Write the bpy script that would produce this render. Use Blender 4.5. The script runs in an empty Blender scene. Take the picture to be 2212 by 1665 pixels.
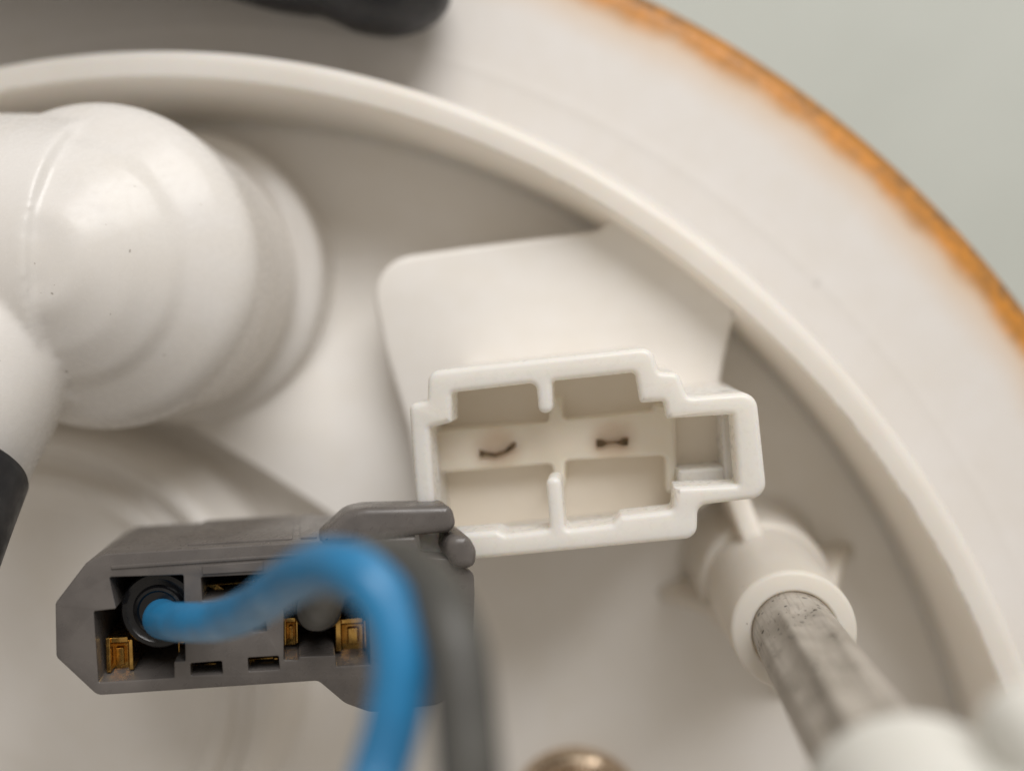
import bpy, bmesh, math, random
from mathutils import Vector, Matrix
from mathutils.geometry import tessellate_polygon

random.seed(7)
S = 0.001                                   # everything below is in millimetres
sc = bpy.context.scene
col = sc.collection

# ------------------------------------------------------------------ camera
F_PX, CX, CY, H = 1900.0, 1106.0, 832.5, 80.0     # focal length in pixels of a 2212 px wide frame, camera height
NADIR = (1320.0, 730.0)                           # picture point straight below the camera
_n = Vector((NADIR[0]-CX, CY-NADIR[1], F_PX)).normalized()
_Z = Vector((-_n.x, -_n.y, _n.z))
_nb = Vector((_n.x, _n.y, -_n.z))
_X = (Vector((1, 0, 0)) - _nb.x*_nb).normalized()
_Y = _Z.cross(_X)
ROT = Matrix((_X, _Y, _Z))                        # camera axes -> world axes
CAM = Vector((0, 0, H))

def ray(u, v):
    return ROT @ Vector((u-CX, CY-v, -F_PX))
def at(u, v, z):
    d = ray(u, v)
    return CAM + d*((z-H)/d.z)
def at2(u, v, z):
    p = at(u, v, z); return (p.x, p.y)
def hit(u, v, p0, nrm):
    d = ray(u, v)
    return CAM + d*((p0-CAM).dot(nrm)/d.dot(nrm))

cd = bpy.data.cameras.new('camera')
cam = bpy.data.objects.new('camera', cd); col.objects.link(cam)
cam.matrix_world = Matrix.Translation(CAM*S) @ ROT.to_4x4()
cd.sensor_width = 36.0
cd.lens = 36.0*F_PX/2212.0
cd.clip_start = 0.002; cd.clip_end = 5.0
fwd = ROT @ Vector((0, 0, -1))
cd.dof.use_dof = True
cd.dof.focus_distance = (at(1265, 980, 20)-CAM).dot(fwd)*S
cd.dof.aperture_fstop = cd.lens/3.1
cd.dof.aperture_blades = 0
sc.camera = cam

# ------------------------------------------------------------------ light
world = bpy.data.worlds.new('World'); sc.world = world; world.use_nodes = True
bg = world.node_tree.nodes['Background']
bg.inputs[0].default_value = (1.0, 0.90, 0.785, 1); bg.inputs[1].default_value = 0.38

def area(name, direction, dist, size, power, colour):
    l = bpy.data.lights.new(name, 'AREA'); l.shape = 'DISK'; l.size = size; l.energy = power; l.color = colour
    o = bpy.data.objects.new(name, l); col.objects.link(o)
    d = Vector(direction).normalized()
    o.location = d*dist
    o.rotation_euler = d.to_track_quat('Z', 'Y').to_euler()
    return o
area('key_lamp', (0.26, 0.83, 0.66), 0.60, 0.46, 3.6, (1.0, 0.985, 0.975))

sc.view_settings.view_transform = 'Standard'
sc.view_settings.look = 'None'
sc.view_settings.exposure = 0.0
sc.view_settings.gamma = 1.0
sc.view_settings.use_curve_mapping = False
sc.cycles.max_bounces = 10
sc.cycles.diffuse_bounces = 6

# ------------------------------------------------------------------ materials
class N:
    def __init__(self, name):
        self.m = bpy.data.materials.new(name); self.m.use_nodes = True
        self.t = self.m.node_tree; self.b = self.t.nodes['Principled BSDF']
        self._mm = None
    def new(self, t, **k):
        n = self.t.nodes.new(t)
        for a, b in k.items(): setattr(n, a, b)
        return n
    def put(self, sock, v):
        if hasattr(v, 'is_output'): self.t.links.new(v, sock)
        else: sock.default_value = v
    def mm(self):
        if self._mm is None:
            tc = self.new('ShaderNodeTexCoord'); s = self.new('ShaderNodeVectorMath', operation='SCALE')
            self.t.links.new(tc.outputs['Object'], s.inputs[0]); s.inputs['Scale'].default_value = 1000.0
            self._mm = s.outputs[0]
        return self._mm
    def math(self, op, a, b=0.0, c=0.0, clamp=False):
        n = self.new('ShaderNodeMath', operation=op, use_clamp=clamp)
        self.put(n.inputs[0], a); self.put(n.inputs[1], b); self.put(n.inputs[2], c)
        return n.outputs[0]
    def noise(self, scale, detail=3.0, rough=0.55, vec=None):
        n = self.new('ShaderNodeTexNoise'); self.put(n.inputs['Vector'], vec or self.mm())
        n.inputs['Scale'].default_value = scale; n.inputs['Detail'].default_value = detail; n.inputs['Roughness'].default_value = rough
        return n.outputs[0]
    def step(self, v, lo, hi, to0=0.0, to1=1.0):
        n = self.new('ShaderNodeMapRange', interpolation_type='SMOOTHSTEP')
        self.put(n.inputs[0], v)
        n.inputs[1].default_value = lo; n.inputs[2].default_value = hi; n.inputs[3].default_value = to0; n.inputs[4].default_value = to1
        return n.outputs[0]
    def mix(self, f, a, b):
        n = self.new('ShaderNodeMix', data_type='RGBA')
        self.put(n.inputs[0], f)
        self.put(n.inputs[6], a if hasattr(a, 'is_output') else (*a, 1)); self.put(n.inputs[7], b if hasattr(b, 'is_output') else (*b, 1))
        return n.outputs[2]
    def specks(self, scale, size, amount):
        """small separate dark spots: voronoi cells, only a share of which carry a spot"""
        w = self.new('ShaderNodeVectorMath', operation='ADD'); ns = self.new('ShaderNodeTexNoise')
        self.put(ns.inputs['Vector'], self.mm()); ns.inputs['Scale'].default_value = 2.5
        k = self.new('ShaderNodeVectorMath', operation='SCALE'); self.put(k.inputs[0], ns.outputs[1]); k.inputs['Scale'].default_value = 0.35
        self.put(w.inputs[0], self.mm()); self.put(w.inputs[1], k.outputs[0])
        v = self.new('ShaderNodeTexVoronoi'); self.put(v.inputs['Vector'], w.outputs[0]); v.inputs['Scale'].default_value = scale
        sp = self.new('ShaderNodeSeparateColor'); self.put(sp.inputs[0], v.outputs['Color'])
        on = self.math('GREATER_THAN', sp.outputs[0], 1.0-amount)
        rad = self.math('MULTIPLY', sp.outputs[1], size)
        d = self.math('SUBTRACT', v.outputs['Distance'], rad)
        spot = self.step(d, -0.03, 0.03, 1.0, 0.0)
        return self.math('MULTIPLY', on, spot)
    def bump(self, h, strength, dist_mm=0.05):
        n = self.new('ShaderNodeBump'); n.inputs['Strength'].default_value = strength; n.inputs['Distance'].default_value = dist_mm*S
        self.put(n.inputs['Height'], h); self.put(self.b.inputs['Normal'], n.outputs[0])
    def base(self, c): self.put(self.b.inputs['Base Color'], c if hasattr(c, 'is_output') else (*c, 1))
    def rough(self, r): self.put(self.b.inputs['Roughness'], r)
    def metal(self, r): self.put(self.b.inputs['Metallic'], r)
    def sss(self, w, scale_mm, radius=(1.0, 0.75, 0.5)):
        self.b.inputs['Subsurface Weight'].default_value = w
        self.b.inputs['Subsurface Scale'].default_value = scale_mm*S
        self.b.inputs['Subsurface Radius'].default_value = radius

def white(name, c=(0.80, 0.765, 0.715), r=0.38, sss=0.35, sc_mm=1.2, speck=None, extra=None, bump=0.03):
    n = N(name)
    tone = n.math('ADD', n.math('MULTIPLY', n.noise(0.12, 2), 0.6), n.math('MULTIPLY', n.noise(0.5, 4, 0.65), 0.4))
    colr = n.mix(n.step(tone, 0.3, 0.7), c, tuple(x*y for x, y in zip(c, (0.968, 0.956, 0.93))))
    if speck:
        colr = n.mix(n.math('MULTIPLY', n.specks(*speck), 0.65), colr, (0.16, 0.13, 0.10))
    if extra: colr = extra(n, colr)
    n.base(colr)
    n.rough(n.step(n.noise(1.7, 4), 0.3, 0.75, r-0.06, r+0.10))
    if bump: n.bump(n.noise(1.2, 3), bump, 0.03)
    if sss: n.sss(sss, sc_mm)
    return n.m

RC = Vector((-40.14, -53.56, 0))            # centre of the round flange
def radial(n):
    s = n.new('ShaderNodeVectorMath', operation='SUBTRACT'); n.put(s.inputs[0], n.mm()); s.inputs[1].default_value = RC
    f = n.new('ShaderNodeVectorMath', operation='MULTIPLY'); n.put(f.inputs[0], s.outputs[0]); f.inputs[1].default_value = (1, 1, 0)
    l = n.new('ShaderNodeVectorMath', operation='LENGTH'); n.put(l.inputs[0], f.outputs[0])
    return l.outputs['Value']
def flange_extra(n, colr):
    r = radial(n)
    rr = n.math('ADD', r, n.math('MULTIPLY', n.math('SUBTRACT', n.noise(0.07, 2), 0.5), 2.6))
    halo = n.step(rr, 87.5, 93.0)
    colr = n.mix(n.math('MULTIPLY', halo, 0.65), colr, (0.62, 0.34, 0.10))
    core = n.step(n.math('ADD', rr, n.math('MULTIPLY', n.math('SUBTRACT', n.noise(0.25, 3, 0.5), 0.5), 1.2)), 90.4, 92.4)
    amber = n.mix(n.step(n.noise(0.33, 5, 0.7), 0.36, 0.66), (0.62, 0.24, 0.018), (0.43, 0.185, 0.03))
    colr = n.mix(core, colr, amber)
    colr = n.mix(n.math('MULTIPLY', n.step(r, 92.6, 94.0), n.step(n.noise(0.05, 2), 0.35, 0.6, 0.25, 0.8)), colr, (0.26, 0.115, 0.022))
    grime = n.math('MULTIPLY', n.step(r, 92.0, 93.6), n.step(n.noise(0.4, 5, 0.7), 0.46, 0.60))
    colr = n.mix(n.math('MULTIPLY', grime, 0.6), colr, (0.10, 0.065, 0.035))
    spot = n.math('MULTIPLY', n.specks(0.16, 0.16, 0.25), n.step(n.noise(1.5, 4), 0.42, 0.6))
    colr = n.mix(n.math('MULTIPLY', spot, 0.45), colr, (0.30, 0.27, 0.25))
    return colr
def rim_extra(n, colr):
    r = radial(n)
    z = n.new('ShaderNodeSeparateXYZ'); n.put(z.inputs[0], n.mm())
    line = n.math('MULTIPLY', n.step(r, 75.08, 75.16), n.step(r, 75.20, 75.30, 1.0, 0.0))
    line = n.math('MULTIPLY', line, n.step(z.outputs[2], 8.6, 9.0))
    line = n.math('MULTIPLY', line, n.step(n.noise(0.055, 2), 0.49, 0.62))
    line = n.math('MULTIPLY', line, n.step(n.noise(0.6, 3), 0.40, 0.6))
    return n.mix(n.math('MULTIPLY', line, 0.5), colr, (0.16, 0.12, 0.09))

M = {}
M['floor'] = white('floor_plastic', c=(0.83, 0.805, 0.77), sss=0)
M['flange'] = white('flange_plastic', c=(0.735, 0.71, 0.685), r=0.5, sss=0, extra=flange_extra)
M['rim'] = white('rim_plastic', c=(0.89, 0.872, 0.845), r=0.34, sss=0.4, sc_mm=1.5, extra=rim_extra)
M['post'] = white('post_plastic', c=(0.84, 0.82, 0.795), r=0.26, sss=0, speck=(0.9, 0.11, 0.45), bump=0)
M['post'].node_tree.nodes['Principled BSDF'].inputs['Specular IOR Level'].default_value = 0.38
M['boss'] = white('boss_plastic', c=(0.82, 0.79, 0.74), r=0.36, sss=0.4, sc_mm=1.4, speck=(1.3, 0.11, 0.35))
M['shell'] = white('socket_plastic', c=(0.92, 0.905, 0.88), r=0.30, sss=0.5, sc_mm=2.0, speck=(0.7, 0.06, 0.10), bump=0)
def see_through(m, share, c):
    t = m.node_tree; b = t.nodes['Principled BSDF']; out = t.nodes['Material Output']
    tr = t.nodes.new('ShaderNodeBsdfTranslucent'); tr.inputs[0].default_value = (*c, 1)
    mx = t.nodes.new('ShaderNodeMixShader'); mx.inputs[0].default_value = share
    t.links.new(b.outputs[0], mx.inputs[1]); t.links.new(tr.outputs[0], mx.inputs[2]); t.links.new(mx.outputs[0], out.inputs['Surface'])
see_through(M['post'], 0.18, (0.93, 0.89, 0.83))
see_through(M['shell'], 0.30, (0.95, 0.91, 0.84))
see_through(M['rim'], 0.32, (0.95, 0.90, 0.82))
see_through(M['boss'], 0.32, (0.93, 0.87, 0.78))
M['sleeve'] = white('sleeve_plastic', c=(0.78, 0.775, 0.74), r=0.4, sss=0)

def pin_stain(n, colr):
    for p in PINS:
        d = n.new('ShaderNodeVectorMath', operation='DISTANCE'); n.put(d.inputs[0], n.mm()); d.inputs[1].default_value = p
        k = n.math('ADD', d.outputs['Value'], n.math('MULTIPLY', n.math('SUBTRACT', n.noise(0.8, 2), 0.5), 0.8))
        colr = n.mix(n.math('MULTIPLY', n.step(k, 0.5, 2.4, 1.0, 0.0), 0.5), colr, (0.55, 0.36, 0.20))
    return colr
M['cell'] = white('socket_floor_plastic', c=(0.86, 0.80, 0.71), r=0.4, sss=0)
ZBAR = 14.5
PINS = [at(1075, 970, ZBAR), at(1323, 955, ZBAR)]
M['bar'] = white('terminal_bar_plastic', c=(0.90, 0.84, 0.74), r=0.4, sss=0.5, sc_mm=1.5, extra=pin_stain)

def simple(name, c, r, metal=0.0, c2=None, nscale=1.0, bump=0.0, sss=None):
    n = N(name)
    n.base(n.mix(n.step(n.noise(nscale, 4), 0.35, 0.65), c, c2 or tuple(x*0.8 for x in c)))
    n.rough(n.step(n.noise(nscale*2.3, 3), 0.3, 0.7, max(0.02, r-0.06), r+0.08)); n.metal(metal)
    if bump: n.bump(n.noise(nscale*3, 4), bump, 0.05)
    if sss: n.sss(*sss)
    return n.m
M['grey'] = simple('grey_plug_plastic', (0.128, 0.115, 0.106), 0.30, c2=(0.108, 0.097, 0.090), nscale=0.5, bump=0.10)
M['brass'] = simple('terminal_brass', (0.78, 0.48, 0.14), 0.25, 1.0, c2=(0.55, 0.32, 0.09), nscale=1.2)
M['bluewire'] = simple('blue_insulation', (0.022, 0.205, 0.43), 0.36, c2=(0.020, 0.15, 0.31), nscale=0.28, bump=0.15)
M['greywire'] = simple('grey_insulation', (0.070, 0.068, 0.060), 0.5, c2=(0.058, 0.056, 0.05), nscale=0.4)
M['rubber'] = simple('black_rubber', (0.008, 0.0085, 0.011), 0.42, c2=(0.012, 0.012, 0.015), nscale=0.5)
M['seal'] = simple('black_seal', (0.004, 0.004, 0.005), 0.22, nscale=1.0)
M['bush'] = simple('bronze_steel', (0.66, 0.54, 0.41), 0.24, 1.0, c2=(0.58, 0.46, 0.34), nscale=0.6)
M['pin'] = simple('dull_pin_metal', (0.26, 0.18, 0.105), 0.36, 0.85, c2=(0.10, 0.07, 0.04), nscale=1.6)
M['table'] = simple('table_paint', (0.53, 0.555, 0.515), 0.6, c2=(0.50, 0.525, 0.485), nscale=0.03)
_n2 = N('pitted_rod_metal')
_c = _n2.mix(_n2.step(_n2.noise(0.45, 4), 0.35, 0.65), (0.50, 0.46, 0.41), (0.39, 0.355, 0.31))
_c = _n2.mix(_n2.math('MULTIPLY', _n2.step(_n2.noise(3.5, 5, 0.7), 0.60, 0.72), 0.45), _c, (0.15, 0.125, 0.10))
_zs = _n2.new('ShaderNodeSeparateXYZ'); _n2.put(_zs.inputs[0], _n2.mm())
_zb = _n2.step(_zs.outputs[2], 17.5, 25.0, 0.09, -0.02)
_pit = _n2.math('MULTIPLY', _n2.specks(2.8, 0.45, 0.75), _n2.step(_n2.math('ADD', _n2.noise(0.45, 3), _zb), 0.46, 0.56))
_c = _n2.mix(_n2.math('MULTIPLY', _pit, 0.85), _c, (0.03, 0.024, 0.018))
_st = _n2.new('ShaderNodeVectorMath', operation='MULTIPLY'); _n2.put(_st.inputs[0], _n2.mm()); _st.inputs[1].default_value = (4.5, 4.5, 0.12)
_c = _n2.mix(_n2.step(_n2.noise(1.0, 3, 0.6, _st.outputs[0]), 0.5, 0.72, 0.0, 0.45), _c, (0.20, 0.175, 0.145))
_n2.base(_c); _n2.rough(0.36); _n2.metal(0.25); _n2.bump(_n2.noise(4.0, 5), 0.3, 0.06)
M['rod'] = _n2.m

# ------------------------------------------------------------------ builders
def link(name, bm, mat, parent=None, smooth=True, angle=32):
    me = bpy.data.meshes.new(name)
    bmesh.ops.recalc_face_normals(bm, faces=bm.faces[:])
    bm.to_mesh(me); bm.free()
    for v in me.vertices: v.co *= S
    if smooth:
        for p in me.polygons: p.use_smooth = True
        me.set_sharp_from_angle(angle=math.radians(angle))
    me.materials.append(mat)
    o = bpy.data.objects.new(name, me); col.objects.link(o)
    if parent:
        o.parent = parent
        o.matrix_parent_inverse = Matrix.Translation(-BASE.get(parent.name, Vector()))
    return o
BASE = {}
def thing(name, label, cat, base):
    o = bpy.data.objects.new(name, None); col.objects.link(o)
    o.empty_display_size = 0.005
    o.location = Vector(base)*S; BASE[o.name] = Vector(base)*S
    o['label'] = label; o['category'] = cat
    return o
def tag(o, label, cat):
    o['label'] = label; o['category'] = cat; return o

def fillet(pts, closed=False, seg=6):
    """pts (x, y, r): corners rounded with radius r -> list of (x, y)"""
    out = []; n = len(pts)
    for i, p in enumerate(pts):
        r = p[2] if len(p) > 2 else 0
        if r <= 0 or (not closed and i in (0, n-1)):
            out.append((p[0], p[1])); continue
        a, b, c = Vector(pts[i-1][:2]), Vector(p[:2]), Vector(pts[(i+1) % n][:2])
        u, v = (a-b), (c-b); lu, lv = u.length, v.length
        if lu < 1e-6 or lv < 1e-6: out.append((p[0], p[1])); continue
        u /= lu; v /= lv
        ang = u.angle(v)
        if ang > math.pi-0.02: out.append((p[0], p[1])); continue
        t = min(r/math.tan(ang/2), lu*0.49, lv*0.49); rr = t*math.tan(ang/2)
        cen = b + (u+v).normalized()*(rr/math.sin(ang/2))
        s, e = b+u*t-cen, b+v*t-cen
        a0 = math.atan2(s.y, s.x); da = math.atan2(e.y, e.x)-a0
        while da > math.pi: da -= 2*math.pi
        while da < -math.pi: da += 2*math.pi
        k = max(2, int(seg*abs(da)/1.57+1))
        for j in range(k+1):
            q = a0+da*j/k; out.append((cen.x+rr*math.cos(q), cen.y+rr*math.sin(q)))
    return out

def lathe(bm, prof, c=(0, 0), n=96, closed=False):
    """prof: (r, z, fillet); r = 0 ends become poles"""
    p = fillet(prof, closed)
    rings = []
    for r, z in p:
        if r < 1e-6: rings.append([bm.verts.new((c[0], c[1], z))])
        else: rings.append([bm.verts.new((c[0]+r*math.cos(2*math.pi*i/n), c[1]+r*math.sin(2*math.pi*i/n), z)) for i in range(n)])
    pairs = list(zip(rings, rings[1:])) + ([(rings[-1], rings[0])] if closed else [])
    for a, b in pairs:
        if len(a) == 1 and len(b) == 1: continue
        for i in range(n):
            j = (i+1) % n
            if len(a) == 1: bm.faces.new((a[0], b[i], b[j]))
            elif len(b) == 1: bm.faces.new((a[i], a[j], b[0]))
            else: bm.faces.new((a[i], a[j], b[j], b[i]))
    return bm

def sgn_area(l): return 0.5*sum(l[i][0]*l[(i+1) % len(l)][1]-l[(i+1) % len(l)][0]*l[i][1] for i in range(len(l)))
def dedupe(l):
    o = []
    for p in l:
        if not o or (Vector(p)-Vector(o[-1])).length > 1e-3: o.append(p)
    if (Vector(o[0])-Vector(o[-1])).length < 1e-3: o.pop()
    return o
def inset(l, d):
    """offset of a CCW loop inwards (a CW hole: into the material) by d"""
    n = len(l); out = []
    for i in range(n):
        a, b, c = Vector(l[i-1]), Vector(l[i]), Vector(l[(i+1) % n])
        e0, e1 = (b-a).normalized(), (c-b).normalized()
        n0, n1 = Vector((-e0.y, e0.x)), Vector((-e1.y, e1.x))
        m = n0+n1
        if m.length < 1e-4: m = n0
        m.normalize()
        k = max(0.5, m.dot(n0))
        out.append(tuple(b+m*(d/k)))
    return out
def prism(bm, loops, z0, z1, bev=0.2, bev0=0.0, seg=3, mtx=None):
    """loops[0] outline, others holes; solid from z0 up to z1, edges at z1 rounded by bev"""
    L = []
    for i, l in enumerate(loops):
        l = dedupe(l)
        if (sgn_area(l) > 0) != (i == 0): l = l[::-1]
        L.append(l)
    def V(p, z):
        v = Vector((p[0], p[1], z))
        return bm.verts.new(mtx @ v if mtx else v)
    tops, bots = [], []
    for l in L:
        levels = []
        if bev0 > 0:
            for k in range(seg+1):
                q = math.pi/2*k/seg; levels.append((bev0*(1-math.sin(q)), z0+bev0*(1-math.cos(q))))
        else: levels.append((0, z0))
        if bev > 0:
            for k in range(seg+1):
                q = math.pi/2*k/seg; levels.append((bev*(1-math.cos(q)), z1-bev+bev*math.sin(q)))
        else: levels.append((0, z1))
        rings = [[V(p, z) for p in (inset(l, d) if d > 1e-9 else l)] for d, z in levels]
        for a, b in zip(rings, rings[1:]):
            for i in range(len(l)):
                j = (i+1) % len(l); bm.faces.new((a[i], a[j], b[j], b[i]))
        tops.append(rings[-1]); bots.append(rings[0])
    for rs in (tops, bots):
        inv = mtx.inverted() if mtx else Matrix()
        flat = [v for r in rs for v in r]
        polys = [[(lambda q: Vector((q.x, q.y, 0)))(inv @ v.co) for v in r] for r in rs]
        for t in tessellate_polygon(polys):
            try: bm.faces.new([flat[i] for i in t])
            except ValueError: pass
    return bm

def spline(P, k=12):
    out = []
    for i in range(len(P)-1):
        p0, p1, p2, p3 = P[max(0, i-1)], P[i], P[i+1], P[min(len(P)-1, i+2)]
        for j in range(k):
            t = j/k
            out.append(0.5*((2*p1)+(p2-p0)*t+(2*p0-5*p1+4*p2-p3)*t*t+(3*p1-p0-3*p2+p3)*t**3))
    out.append(P[-1]); return out
def sweep(bm, pts, rad, n=28, caps=True):
    """round tube along pts; rad: number or list"""
    m = len(pts); R = rad if isinstance(rad, (list, tuple)) else [rad]*m
    t = [(pts[min(i+1, m-1)]-pts[max(i-1, 0)]).normalized() for i in range(m)]
    u = t[0].orthogonal().normalized(); rings = []
    for i in range(m):
        u = (u-t[i]*u.dot(t[i])).normalized(); w = t[i].cross(u)
        rings.append([bm.verts.new(pts[i]+(u*math.cos(2*math.pi*k/n)+w*math.sin(2*math.pi*k/n))*R[i]) for k in range(n)])
    for a, b in zip(rings, rings[1:]):
        for k in range(n): bm.faces.new((a[k], a[(k+1) % n], b[(k+1) % n], b[k]))
    if caps:
        bm.faces.new(rings[0]); bm.faces.new(rings[-1])
    return bm
def dome_profile(pts, rad, k=8):
    """start of a sweep closed with a half sphere"""
    d = (pts[0]-pts[1]).normalized(); p, r = [], []
    for j in range(k):
        q = math.pi/2*(1-j/k)
        p.append(pts[0]+d*rad*math.sin(q)); r.append(max(0.02, rad*math.cos(q)))
    return p, r

# ------------------------------------------------------------------ setting
bm = bmesh.new()
prism(bm, [[(-900, -900), (900, -900), (900, 900), (-900, 900)]], -40, -25, bev=2)
tb = link('table_surface', bm, M['table']); tb['kind'] = 'structure'

# ------------------------------------------------------------------ white flange with everything moulded on it
flange = thing('pump_flange', 'large round white plastic flange with raised ring and amber stained edge', 'flange', (RC.x, RC.y, -25))
rc = (RC.x, RC.y)
bm = bmesh.new()
FL = -4.0                                    # level of the floor inside the ring
lathe(bm, [(0, FL), (75.4, FL), (75.4, FL-3.5, 0.4), (62, FL-3.5, 1), (62, -25, 0.5), (57, -25, 0.5), (57, FL-4, 0.5), (0, FL-4)], rc, 360)
link('floor_plate', bm, M['floor'], flange)
bm = bmesh.new()
lathe(bm, [(73.9, FL-0.05), (74.65, FL+0.1, 0.5), (75.0, 9.95, 0.35), (77.4, 10.0, 1.05), (77.9, 1.2, 0.9), (79.2, 0.2)], rc, 480)
link('ring_wall', bm, M['rim'], flange)
bm = bmesh.new()
lathe(bm, [(75.6, 0.35), (81.9, 0.35, 0.4), (82.5, 0.39, 0.6), (83.3, 0.35, 0.4), (93.0, 0.2, 1.6), (94.3, -1.2, 1.0), (94.2, -3.6, 0.5), (92.5, -4.0, 0.5), (75.6, -4.0)], rc, 480, closed=True)
link('outer_flange', bm, M['flange'], flange)

# smooth ramp between the pipe post and the socket, ending in a small cliff beside the cup
rows = [((640, 520), (870, 520), -4.2), ((620, 580), (870, 580), -3.8), ((600, 640), (870, 640), -3.0), ((580, 720), (880, 720), -1.5), ((540, 820), (900, 820), 0.2), ((470, 900), (940, 920), 1.2), ((412, 922), (1000, 1000), 1.5), ((560, 1008), (1050, 1060), 1.5), ((725, 1114), (1080, 1130), 1.5), ((880, 1190), (1080, 1180), 1.5)]
bm = bmesh.new(); grid = []
for (a, b, z) in rows:
    A, B = at(*a, z), at(*b, z)
    grid.append([bm.verts.new(A+(B-A)*(k/8)) for k in range(9)])
for a, b in zip(grid, grid[1:]):
    for k in range(8): bm.faces.new((a[k], a[k+1], b[k+1], b[k]))
brd = [r[0] for r in grid] + grid[-1][1:] + [r[-1] for r in grid[-2::-1]] + grid[0][-2:0:-1]
low = [bm.verts.new((v.co.x, v.co.y, FL-0.5)) for v in brd]
for k in range(len(brd)):
    j = (k+1) % len(brd); bm.faces.new((brd[k], brd[j], low[j], low[k]))
bm.faces.new(low)
link('raised_ramp', bm, M['floor'], flange)

# raised pad that carries the socket
ZP = 6.0
pad_px = [(905, 1100, 2), (880, 930, 6), (828, 760, 8), (788, 564, 4.4), (1000, 534, 6), (1295, 496, 1.8), (1345, 448, 0.5),
          (1470, 560, 0), (1607, 668, 0.3), (1583, 695, 1.2), (1562, 790, 4), (1545, 900, 2), (1570, 1060, 2), (1500, 1110, 2)]
pad = [(*at2(u, v, ZP), r) for u, v, r in pad_px]
bm = bmesh.new(); prism(bm, [fillet(pad, True)], FL-0.3, ZP, bev=0.6, seg=4)
link('raised_pad', bm, M['floor'], flange)

# two-way socket shell (rim plane z = 20)
ZR = 20.0
def zc(x, y): return (840.56+x*0.4, 707.84+y*0.4)
def loop(pts, z): return fillet([(*at2(*zc(p[0], p[1]), z), p[2] if len(p) > 2 else 0.15) for p in pts], True)
outer = loop([(205, 235, 0.9), (1418, 105, 0.9), (1458, 240, 0.35), (1562, 242, 0.6), (1612, 375, 0.45), (1985, 345, 1.1), (2046, 918, 1.1),
              (1668, 962, 0.7), (1664, 1138, 0.9), (166, 1282, 0.9), (103, 412, 0.5), (203, 398, 0.3)], ZR)
hole = loop([(334, 352, 0.3), (792, 298, 0.5), (806, 466, 0.48), (884, 458, 0.48), (878, 290, 0.3), (1330, 242, 0.35), (1356, 408, 0.25), (1486, 398, 0.25),
             (1502, 492, 0.1), (1858, 470, 0.12), (1884, 848, 0.12), (1538, 862, 0.1), (1534, 988, 0.35), (1250, 1018, 0.3), (1208, 1062, 0.3), (950, 1092, 0.35),
             (926, 806, 0.48), (844, 812, 0.48), (866, 1092, 0.3), (625, 1118, 0.3), (580, 1096, 0.3), (255, 1122, 0.3), (214, 542, 0.2), (336, 512, 0.25)], ZR)
o_ccw = outer if sgn_area(outer) > 0 else outer[::-1]
bm = bmesh.new(); prism(bm, [outer, hole], ZR-2.6, ZR, bev=0.42, seg=5)
prism(bm, [inset(o_ccw, 0.02), inset(o_ccw, 0.75)], ZP-0.2, ZR-2.58, bev=0)
socket = link('connector_socket', bm, M['shell'], flange)
# terminal bar deep inside, with the low partition towards the lock window and the low webs
def slab(pts, z0, z1, name, mat, parent, bev=0.25, zt=None):
    b = bmesh.new(); prism(b, [loop(pts, zt or z1)], z0, z1, bev=bev); return link(name, b, mat, parent)
bar = slab([(190, 562, 0.2), (860, 512, 0.4), (868, 380, 0.1), (930, 380, 0.1), (935, 500, 0.4), (1420, 452, 0.3), (1440, 420, 0.2), (1545, 430, 0.2), (1558, 900, 0.2), (1500, 890, 0.2), (1494, 690, 0.4),
           (950, 718, 0.4), (948, 860, 0.1), (886, 860, 0.1), (884, 735, 0.4), (200, 792, 0.2)], ZP-0.1, ZBAR, 'terminal_bar', M['bar'], socket)
for k, (pts) in enumerate([[(485, 660, .05), (515, 672, .2), (570, 680, .3), (625, 662, .2), (660, 625, .1), (682, 620, .05), (680, 645, .1), (640, 672, .2), (575, 697, .3), (520, 690, .1), (490, 698, .05)],
                           [(1118, 604, .05), (1150, 606, .1), (1180, 616, .1), (1235, 614, .1), (1265, 598, .1), (1292, 596, .05), (1290, 636, .05), (1255, 636, .1), (1230, 624, .1), (1185, 626, .1), (1150, 644, .1), (1122, 646, .05)]]):
    slab(pts, ZBAR-2, ZBAR+0.45, 'terminal_blade', M['pin'], socket, bev=0.06)
bm = bmesh.new(); prism(bm, [inset(o_ccw, 0.72)], ZP-0.1, 12.0, bev=0.05)
link('socket_floor', bm, M['cell'], socket)
slab([(1515, 470, 0.1), (1880, 455, 0.1), (1900, 880, 0.1), (1520, 890, 0.1)], 11.5, 13.3, 'lock_floor', M['cell'], socket)
# inner ledge of the lock window
slab([(1560, 770, 0.2), (1870, 745, 0.2), (1890, 870, 0.2), (1560, 880, 0.2)], ZP-0.1, 16.4, 'lock_ledge', M['shell'], socket)

slab([(1795, 478, 0.2), (1870, 470, 0.2), (1890, 870, 0.2), (1815, 870, 0.2)], ZP-0.1, 17.0, 'lock_ledge', M['shell'], socket)

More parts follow.
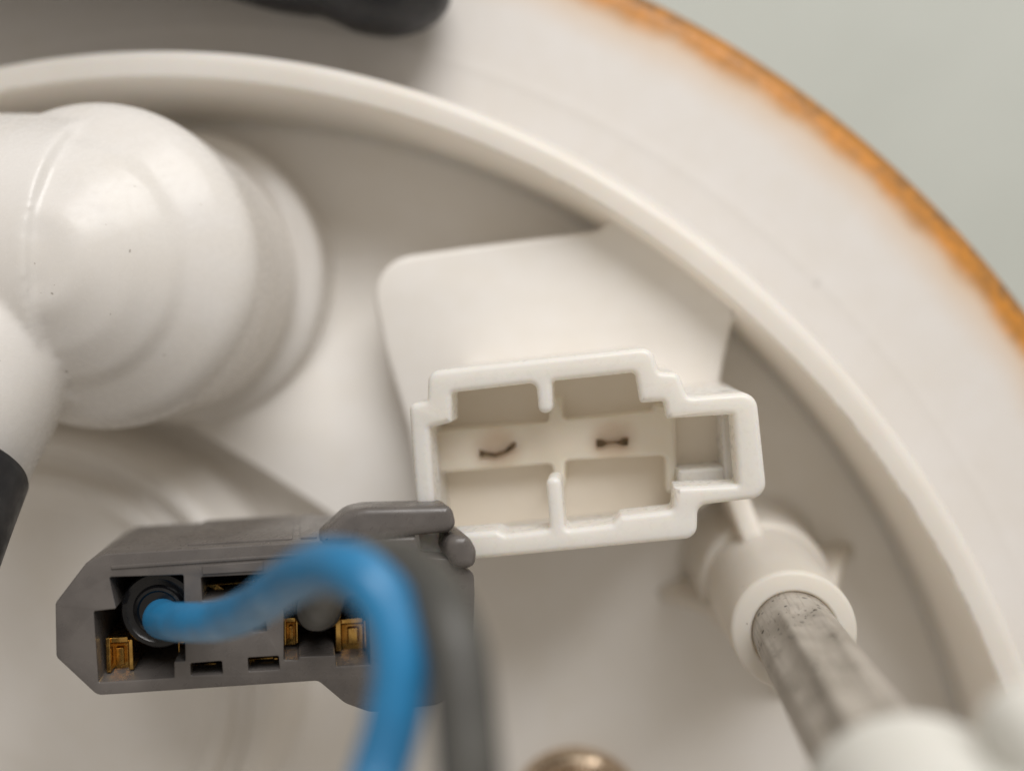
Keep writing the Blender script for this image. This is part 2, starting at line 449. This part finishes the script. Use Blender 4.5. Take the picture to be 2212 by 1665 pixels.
# round pipe post with collar
PC = (-39.9, 5.5)
bm = bmesh.new()
lathe(bm, [(0, -4.3), (13.6, -4.1), (12.9, -3.7, 0.5), (13.8, 1.9, 1.0), (12.0, 2.4, 0.5), (11.4, 3.2, 0.5), (12.0, 4.4, 0.6), (12.2, 8.8, 0.5), (12.4, 9.9, 0.3), (12.9, 15.6, 3.2), (9.7, 18.2, 2.0), (9.2, 18.6, 0.3), (8.5, 19.5, 0.4), (6.4, 21.2, 3), (3.4, 22.9, 3), (0, 23.3)], PC, 160)
cl = [at(-40, 560, 17.4), at(-26, 630, 18.0), at(-18, 720, 19.2), at(-48, 830, 20.6), at(-110, 960, 22.0), at(-190, 1120, 23.2)]
pp = spline(cl, 10); rr = [6.5-0.9*min(1, i/(len(pp)-1)) for i in range(len(pp))]
dp, dr = dome_profile(pp, rr[0])
sweep(bm, dp+pp, dr+rr, 64)
bp = [Vector((PC[0]-k*3.5, PC[1]+0.14*k, 11.6+0.05*k)) for k in range(14)]    # the broad bend running off to the left
sweep(bm, bp, [12.25-0.03*k for k in range(14)], 96)
post = link('pipe_post', bm, M['post'], flange, angle=180)
md = post.modifiers.new('fuse', 'REMESH'); md.mode = 'VOXEL'; md.voxel_size = 0.22*S; md.use_smooth_shade = True
md = post.modifiers.new('soften', 'SMOOTH'); md.factor = 0.5; md.iterations = 15
# low round cup in the near left
CC = at2(90, 1450, 4)
bm = bmesh.new()
lathe(bm, [(25.5, FL-0.1), (23.6, FL+0.2, 1.2), (23.0, 4.8, 1.4), (21.4, 5.6, 0.6), (21.0, 4.4, 0.5), (19.6, 4.3, 0.6), (19.2, 5.8, 0.6), (17.8, 6.1, 0.6), (17.4, 4.9, 0.4), (15.5, 4.2, 2), (8, 4.6, 4), (0, 3.2)], CC, 200)
link('round_cup', bm, M['floor'], flange)

# boss for the rod with four gussets
BC = (13.05, -20.85)
bm = bmesh.new()
lathe(bm, [(7.0, FL-0.1), (5.7, FL+0.3, 1.2), (5.45, 4.6, 0.5), (4.8, 4.9, 0.4), (4.4, 16.6, 0.45), (2.98, 17.0, 0.2), (2.95, 14.5), (0, 14.5)], BC, 96)
boss = link('rod_boss', bm, M['boss'], flange)
for u, v, hz, th, oz in [(1830, 1195, 8, 0.75, 1.0), (1440, 1288, 6, 0.75, 1.0), (1590, 1060, 7.5, 0.9, 9.0), (1690, 1500, 6, 0.75, 1.0)]:
    e = at(u, v, FL+oz); d = Vector((e.x-BC[0], e.y-BC[1])); ln = d.length; d /= ln
    mt = Matrix(((d.x, 0, -d.y, BC[0]), (d.y, 0, d.x, BC[1]), (0, 1, 0, 0), (0, 0, 0, 1)))
    b = bmesh.new(); prism(b, [fillet([(3, FL-0.2), (ln+1, FL-0.2), (ln, FL+oz, 1.5), (5.0, hz, 1.2), (3, hz)], True)], -th, th, bev=0.35, bev0=0.35, mtx=mt)
    link('gusset', b, M['boss'], boss)

# ------------------------------------------------------------------ loose things on and above the flange
# bronze coloured bushing
bc = at2(1245, 1778, -2.0)
bm = bmesh.new()
lathe(bm, [(r*1.05, z+FL-0.05, f) for r, z, f in [(6.3, 0.0, 0), (6.2, 1.3, 0.5), (5.6, 1.9, 0.3), (5.2, 1.5, 0.2), (4.9, 1.0, 0.2), (4.5, 1.1, 0.2), (4.3, 2.0, 0.3), (3.6, 2.3, 0.3), (3.2, 1.9, 0.2), (2.9, 0.6, 0.2), (0.0, 0.5, 0)]], bc, 96)
tag(link('metal_bushing', bm, M['bush']), 'shiny bronze coloured metal bushing on the flange at the bottom edge', 'bushing')

# grey rod, round at the foot, with two long flats and a ridge above
bm = bmesh.new(); nz, na = 60, 96
facing = math.atan2(-BC[1], -BC[0])
rings = []
for i in range(nz+1):
    z = 14.7+(58-14.7)*(i/nz)**1.6
    k = max(0, min(1, (z-19.2)/1.6)); k = k*k*(3-2*k)
    ring = []
    for a in range(na):
        th = 2*math.pi*a/na; r = 2.92
        for off, wid, dep in ((-0.42, 0.40, 0.42), (0.40, 0.36, 0.36), (math.pi-0.42, 0.4, 0.42), (math.pi+0.40, 0.36, 0.36)):
            q = (th-facing-off+math.pi) % (2*math.pi)-math.pi
            if abs(q) < wid: r -= k*dep*(1-(q/wid)**2)
        r += 0.025*math.sin(9*th+z)*math.sin(z*1.7+th*3)*0.6
        ring.append(bm.verts.new((BC[0]+r*math.cos(th), BC[1]+r*math.sin(th), z)))
    rings.append(ring)
for a, b in zip(rings, rings[1:]):
    for i in range(na): bm.faces.new((a[i], a[(i+1) % na], b[(i+1) % na], b[i]))
bm.faces.new(rings[0]); bm.faces.new(rings[-1])
tag(link('guide_rod', bm, M['rod'], angle=60), 'pitted grey metal rod standing in the white boss below the socket', 'rod')

# white sleeve sliding on the rod, close to the camera
sl = thing('guide_sleeve', 'blurred white sleeve around the grey rod at the lower right corner', 'sleeve', (BC[0], BC[1], 41))
bm = bmesh.new()
lathe(bm, [(3.15, 58), (3.15, 41.0, 0.3), (4.75, 41.0, 0.5), (5.1, 48, 1), (6.2, 50, 1), (6.2, 58, 0.5)], BC, 96, closed=True)
link('collar', bm, M['sleeve'], sl)
bm = bmesh.new()
prism(bm, [fillet([(13.6, -13.7, 2.0), (34, -12.0, 2), (34, -30, 2), (19.5, -30, 2), (15.6, -19.0, 2)], True)], 43.5, 52, bev=1.2, bev0=0.8, seg=5)
link('arm', bm, M['sleeve'], sl)

# ------------------------------------------------------------------ grey plug with its wires
def zq(x, y): return (x*0.5, 832.6+y*0.5)
P1 = at(*zq(430, 735), 25.5); P2 = at(292, 1137, 13.0)
axis = (P2-P1).normalized()
ez = (-axis*0.4+Vector((0, 0, 0.6))).normalized(); ex = (Vector((1, 0, 0))-ez*ez.x).normalized(); ey = ez.cross(ex)
dz = -axis/(-axis).dot(ez)                     # the body leans a little against its wire face
PM = Matrix(((ex.x, ey.x, dz.x, P1.x), (ex.y, ey.y, dz.y, P1.y), (ex.z, ey.z, dz.z, P1.z), (0, 0, 0, 1)))
PMI = PM.inverted()
def pl(x, y, w=0.0):
    """plug-local coordinates of a traced point on the plane w above the wire face"""
    q = PMI @ hit(*zq(x, y), P1+ez*w, ez); return (q.x, q.y)
def ploop(pts, w=0.0): return fillet([(*pl(p[0], p[1], w), p[2] if len(p) > 2 else 0.12) for p in pts], True)
plug = thing('wire_plug', 'dark grey two-way wire plug hanging in front of the white socket', 'plug', P1+axis*13)
out = ploop([(238, 940, 0.5), (372, 765, 0.5), (450, 728, 0.6), (1380, 672, 0.3), (1796, 652, 0.2), (1812, 738, 0.2), (1935, 748, 0.4), (2048, 810, 0.5), (2052, 900, 0.5), (2040, 1250, 1.0), (1900, 1380, 1.5), (1600, 1412, 1.5),
             (1490, 1372, 1.5), (1375, 1275, 0.6), (420, 1338, 0.8), (242, 1172, 0.5)])
H1 = ploop([(472, 828), (792, 818), (800, 1190, .1), (752, 1192, .1), (752, 1262, .1), (425, 1282), (405, 976), (502, 965)])
H2 = ploop([(868, 828), (1190, 812), (1196, 905), (874, 930)])
H3 = ploop([(1226, 930), (1588, 905), (1600, 1205), (1452, 1212), (1450, 1165), (1290, 1170), (1290, 1185), (1226, 1185)])
H4 = ploop([(822, 1200), (958, 1190), (962, 1246), (824, 1252)])
H5 = ploop([(1070, 1176), (1204, 1168), (1208, 1226), (1074, 1234)])
H6 = ploop([(1088, 1018), (1150, 1015), (1152, 1062), (1090, 1066)])
bm = bmesh.new()
prism(bm, [out, H1, H2, H3, H4, H5, H6], -9.5, 0, bev=0.10, seg=3, mtx=PM)
prism(bm, [inset(out if sgn_area(out) > 0 else out[::-1], 0.03)], -13, -9.52, bev=0.02, bev0=0.3, mtx=PM)
housing = link('housing', bm, M['grey'], plug)
def pbox(name, pts, w0, w1, mat, parent, bev=0.06, wt=None):
    b = bmesh.new(); prism(b, [ploop(pts, w1 if wt is None else wt)], w0, w1, bev=bev, mtx=PM); return link(name, b, mat, parent)
# latch: a rounded finger above the face, a foot block and a thumb knob
pbox('latch_arm', [(1345, 690, 0.4), (1440, 600, 1.5), (1500, 545, 1.8), (1580, 528, 2), (1955, 519, 0.7), (1982, 632, 0.7), (1760, 655, 1), (1560, 690, 1)], -3.0, 0.3, M['grey'], plug, bev=0.5)
pbox('latch_foot', [(1560, 660, 0.3), (1800, 650, 0.3), (1815, 720, 0.3), (1700, 770, 0.3), (1560, 760, 0.3)], -3.2, 0.15, M['grey'], plug, bev=0.3)
pbox('latch_knob', [(1925, 722, 0.8), (1940, 652, 0.7), (2030, 648, 0.9), (2064, 715, 0.9), (2058, 795, 0.9), (1965, 792, 0.8)], -5.0, 0.9, M['grey'], plug, bev=0.55)
# brass terminals and seals in the cells
t1 = [('terminal', [(455, 1090), (572, 1084), (578, 1234), (460, 1240)], -9.4, -1.7), ('terminal', [(770, 1100), (806, 1098), (812, 1180), (770, 1184)], -9.4, -3.0),
      ('terminal', [(1224, 1005), (1286, 1002), (1288, 1118), (1226, 1122)], -9.4, -1.6), ('terminal', [(1448, 1010), (1594, 1000), (1598, 1142), (1450, 1148)], -9.4, -2.6),
      ('terminal', [(828, 1205), (955, 1196), (958, 1218), (828, 1226)], -9.4, -2.2), ('terminal', [(1078, 1180), (1202, 1172), (1204, 1188), (1078, 1198)], -9.4, -2.0),
      ('terminal', [(880, 860), (1180, 838), (1182, 880), (960, 900)], -9.4, -3.2)]
def crimp(pts, w0, w1):
    """folded sheet-metal terminal: two uneven side walls, a rolled edge and a floor between them"""
    a, b_, c, d = [Vector(p[:2]) for p in pts]
    def q(u, v): return tuple((a*(1-u)+b_*u)*(1-v)+(d*(1-u)+c*u)*v)
    b = bmesh.new()
    for (u0, u1, v0, v1, top) in ((0.0, 0.17, 0.0, 1.0, w1), (0.83, 1.0, 0.08, 0.95, w1-0.35), (0.17, 0.83, 0.0, 0.16, w1-0.15), (0.17, 0.83, 0.16, 1.0, w1-1.3), (0.36, 0.66, 0.3, 0.8, w1-0.75)):
        prism(b, [ploop([(*q(u0, v0), .05), (*q(u1, v0), .05), (*q(u1, v1), .05), (*q(u0, v1), .05)], top)], w0, top, bev=0.07, mtx=PM)
    return link('terminal', b, M['brass'], plug)
for nm, pts, w0, w1 in t1: crimp(pts, w0, w1)
# mould details of the housing
pbox('rib', [(478, 778, .05), (1330, 722, .05), (1332, 736, .05), (480, 794, .05)], -1.0, 0.10, M['grey'], housing, bev=0.05)
pbox('rib', [(872, 778, .05), (1135, 758, .05), (1138, 800, .05), (874, 816, .05)], -1.0, 0.14, M['grey'], housing, bev=0.05)
for xa, xb in ((800, 1262), (1300, 1372)):
    ta, tb_ = Vector(pl(450, 728)), Vector(pl(1380, 672)); ed = (tb_-ta)
    pa, pb = ta+ed*((xa-450)/930), ta+ed*((xb-450)/930); nn = Vector((-ed.y, ed.x)).normalized()
    b = bmesh.new(); prism(b, [[tuple(pa-nn*0.2), tuple(pb-nn*0.2), tuple(pb+nn*0.14), tuple(pa+nn*0.14)]], -12.6, -1.2, bev=0.05, bev0=0.05, mtx=PM)
    link('keying_rib', b, M['grey'], housing)
def pcyl(name, x, y, w0, w1, r, mat, parent):
    q = pl(x, y, w1); b = bmesh.new()
    pr = [(w0, 1.0), (w1-1.3, 1.0), (w1-1.0, 0.86), (w1-0.7, 1.0), (w1-0.25, 1.0), (w1-0.06, 0.95), (w1, 0.84), (w1-0.12, 0.76), (w1-0.14, 0.68), (w1+0.16, 0.62), (w1+0.22, 0.55), (w1+0.1, 0.5)]
    sweep(b, [PM @ Vector((q[0], q[1], w0+(w1-w0)*0.001*k)) for k, _ in enumerate(pr)], [r*k for _, k in pr], 40)
    ring = 40
    b.verts.ensure_lookup_table()
    for k, (w, f) in enumerate(pr):
        for a in range(ring):
            th = 2*math.pi*a/ring; b.verts[k*ring+a].co = PM @ Vector((q[0]+r*f*math.cos(th), q[1]+r*f*math.sin(th), w))
    return link(name, b, mat, parent)
pcyl('wire_seal', 686, 972, -9.4, -0.9, 2.6, M['seal'], plug)
pcyl('wire_seal', 1372, 960, -9.4, -1.4, 1.75, M['seal'], plug)

def wire(name, pts, r, mat, label):
    b = bmesh.new(); sp = spline(pts, 14)
    sweep(b, sp, [r*(1+0.014*math.sin(i*0.11)+0.005*math.sin(i*0.47+1)) for i in range(len(sp))], 32); return tag(link(name, b, mat), label, 'wire')
s1 = PM @ Vector((*pl(700, 1000, -1.0), -3.0)); s1b = PM @ Vector((*pl(705, 1003, 0.0), 0.3))
wire('wire', [s1, s1b, at(395, 1343, 28.5), at(470, 1340, 31.5), at(545, 1312, 35), at(625, 1256, 39), at(705, 1222, 42), at(785, 1246, 43.5), at(848, 1330, 44), at(868, 1440, 44.5), at(850, 1560, 45), at(812, 1690, 46), at(770, 1830, 48), at(720, 2000, 49)],
     1.2, M['bluewire'], 'bright blue insulated wire arching out of the grey plug')
s2 = PM @ Vector((*pl(1372, 962, -1.0), -3.5)); s2b = PM @ Vector((*pl(1372, 955, 0.0), 1.0))
wire('wire', [s2, s2b, at(712, 1262, 30), at(755, 1226, 33.5), at(815, 1212, 37), at(890, 1236, 40.5), at(950, 1305, 43.5), at(988, 1410, 45), at(1003, 1540, 46), at(1015, 1690, 47), at(1030, 1880, 48)],
     1.3, M['greywire'], 'blurred dark grey wire running down behind the blue wire')

# ------------------------------------------------------------------ black hoses at the edges
hs = [at(955, -100, 6.2), at(860, -72, 6.0), at(760, -88, 6.0), at(640, -130, 6.2), at(480, -215, 7.2), at(250, -310, 9.0), at(-100, -340, 10.5), at(-600, -330, 11.5)]
hp = spline(hs, 14)
rad = []
for i, p in enumerate(hp):
    t = i/14
    r = 5.6 if t < 1.7 else 5.6-0.4*min(1, (t-1.7)/0.5)
    if t < 1.3: r = 1.2+4.4*math.sqrt(max(0, 1-(1-t/1.3)**2))
    if t > 2.4: r += 3.6*min(1, (t-2.4)/2.4)  # unseen run beyond the frame, swollen as an added occluder to shade the flange
    rad.append(r)
dp, dr = dome_profile(hp, rad[0])
b = bmesh.new(); sweep(b, dp+hp, dr+rad, 56)
tag(link('rubber_hose', b, M['rubber']), 'black rubber hose end lying on the outer flange at the top edge, its unseen run thickened to shade the flange', 'hose')
hs = [at(-132, 998, 24.8), at(-176, 1095, 27), at(-225, 1205, 29.5), at(-275, 1325, 30), at(-325, 1480, 32), at(-420, 1700, 34)]
hp = spline(hs, 10)
dp, dr = dome_profile(hp, 1.2)
b = bmesh.new(); sweep(b, hp, [4.8+1.0*math.sqrt(max(0, 1-(1-min(1, i/2))**2)) for i in range(len(hp))], 64)
tag(link('rubber_hose', b, M['rubber']), 'black rubber hose pushed over the white pipe at the left edge', 'hose')
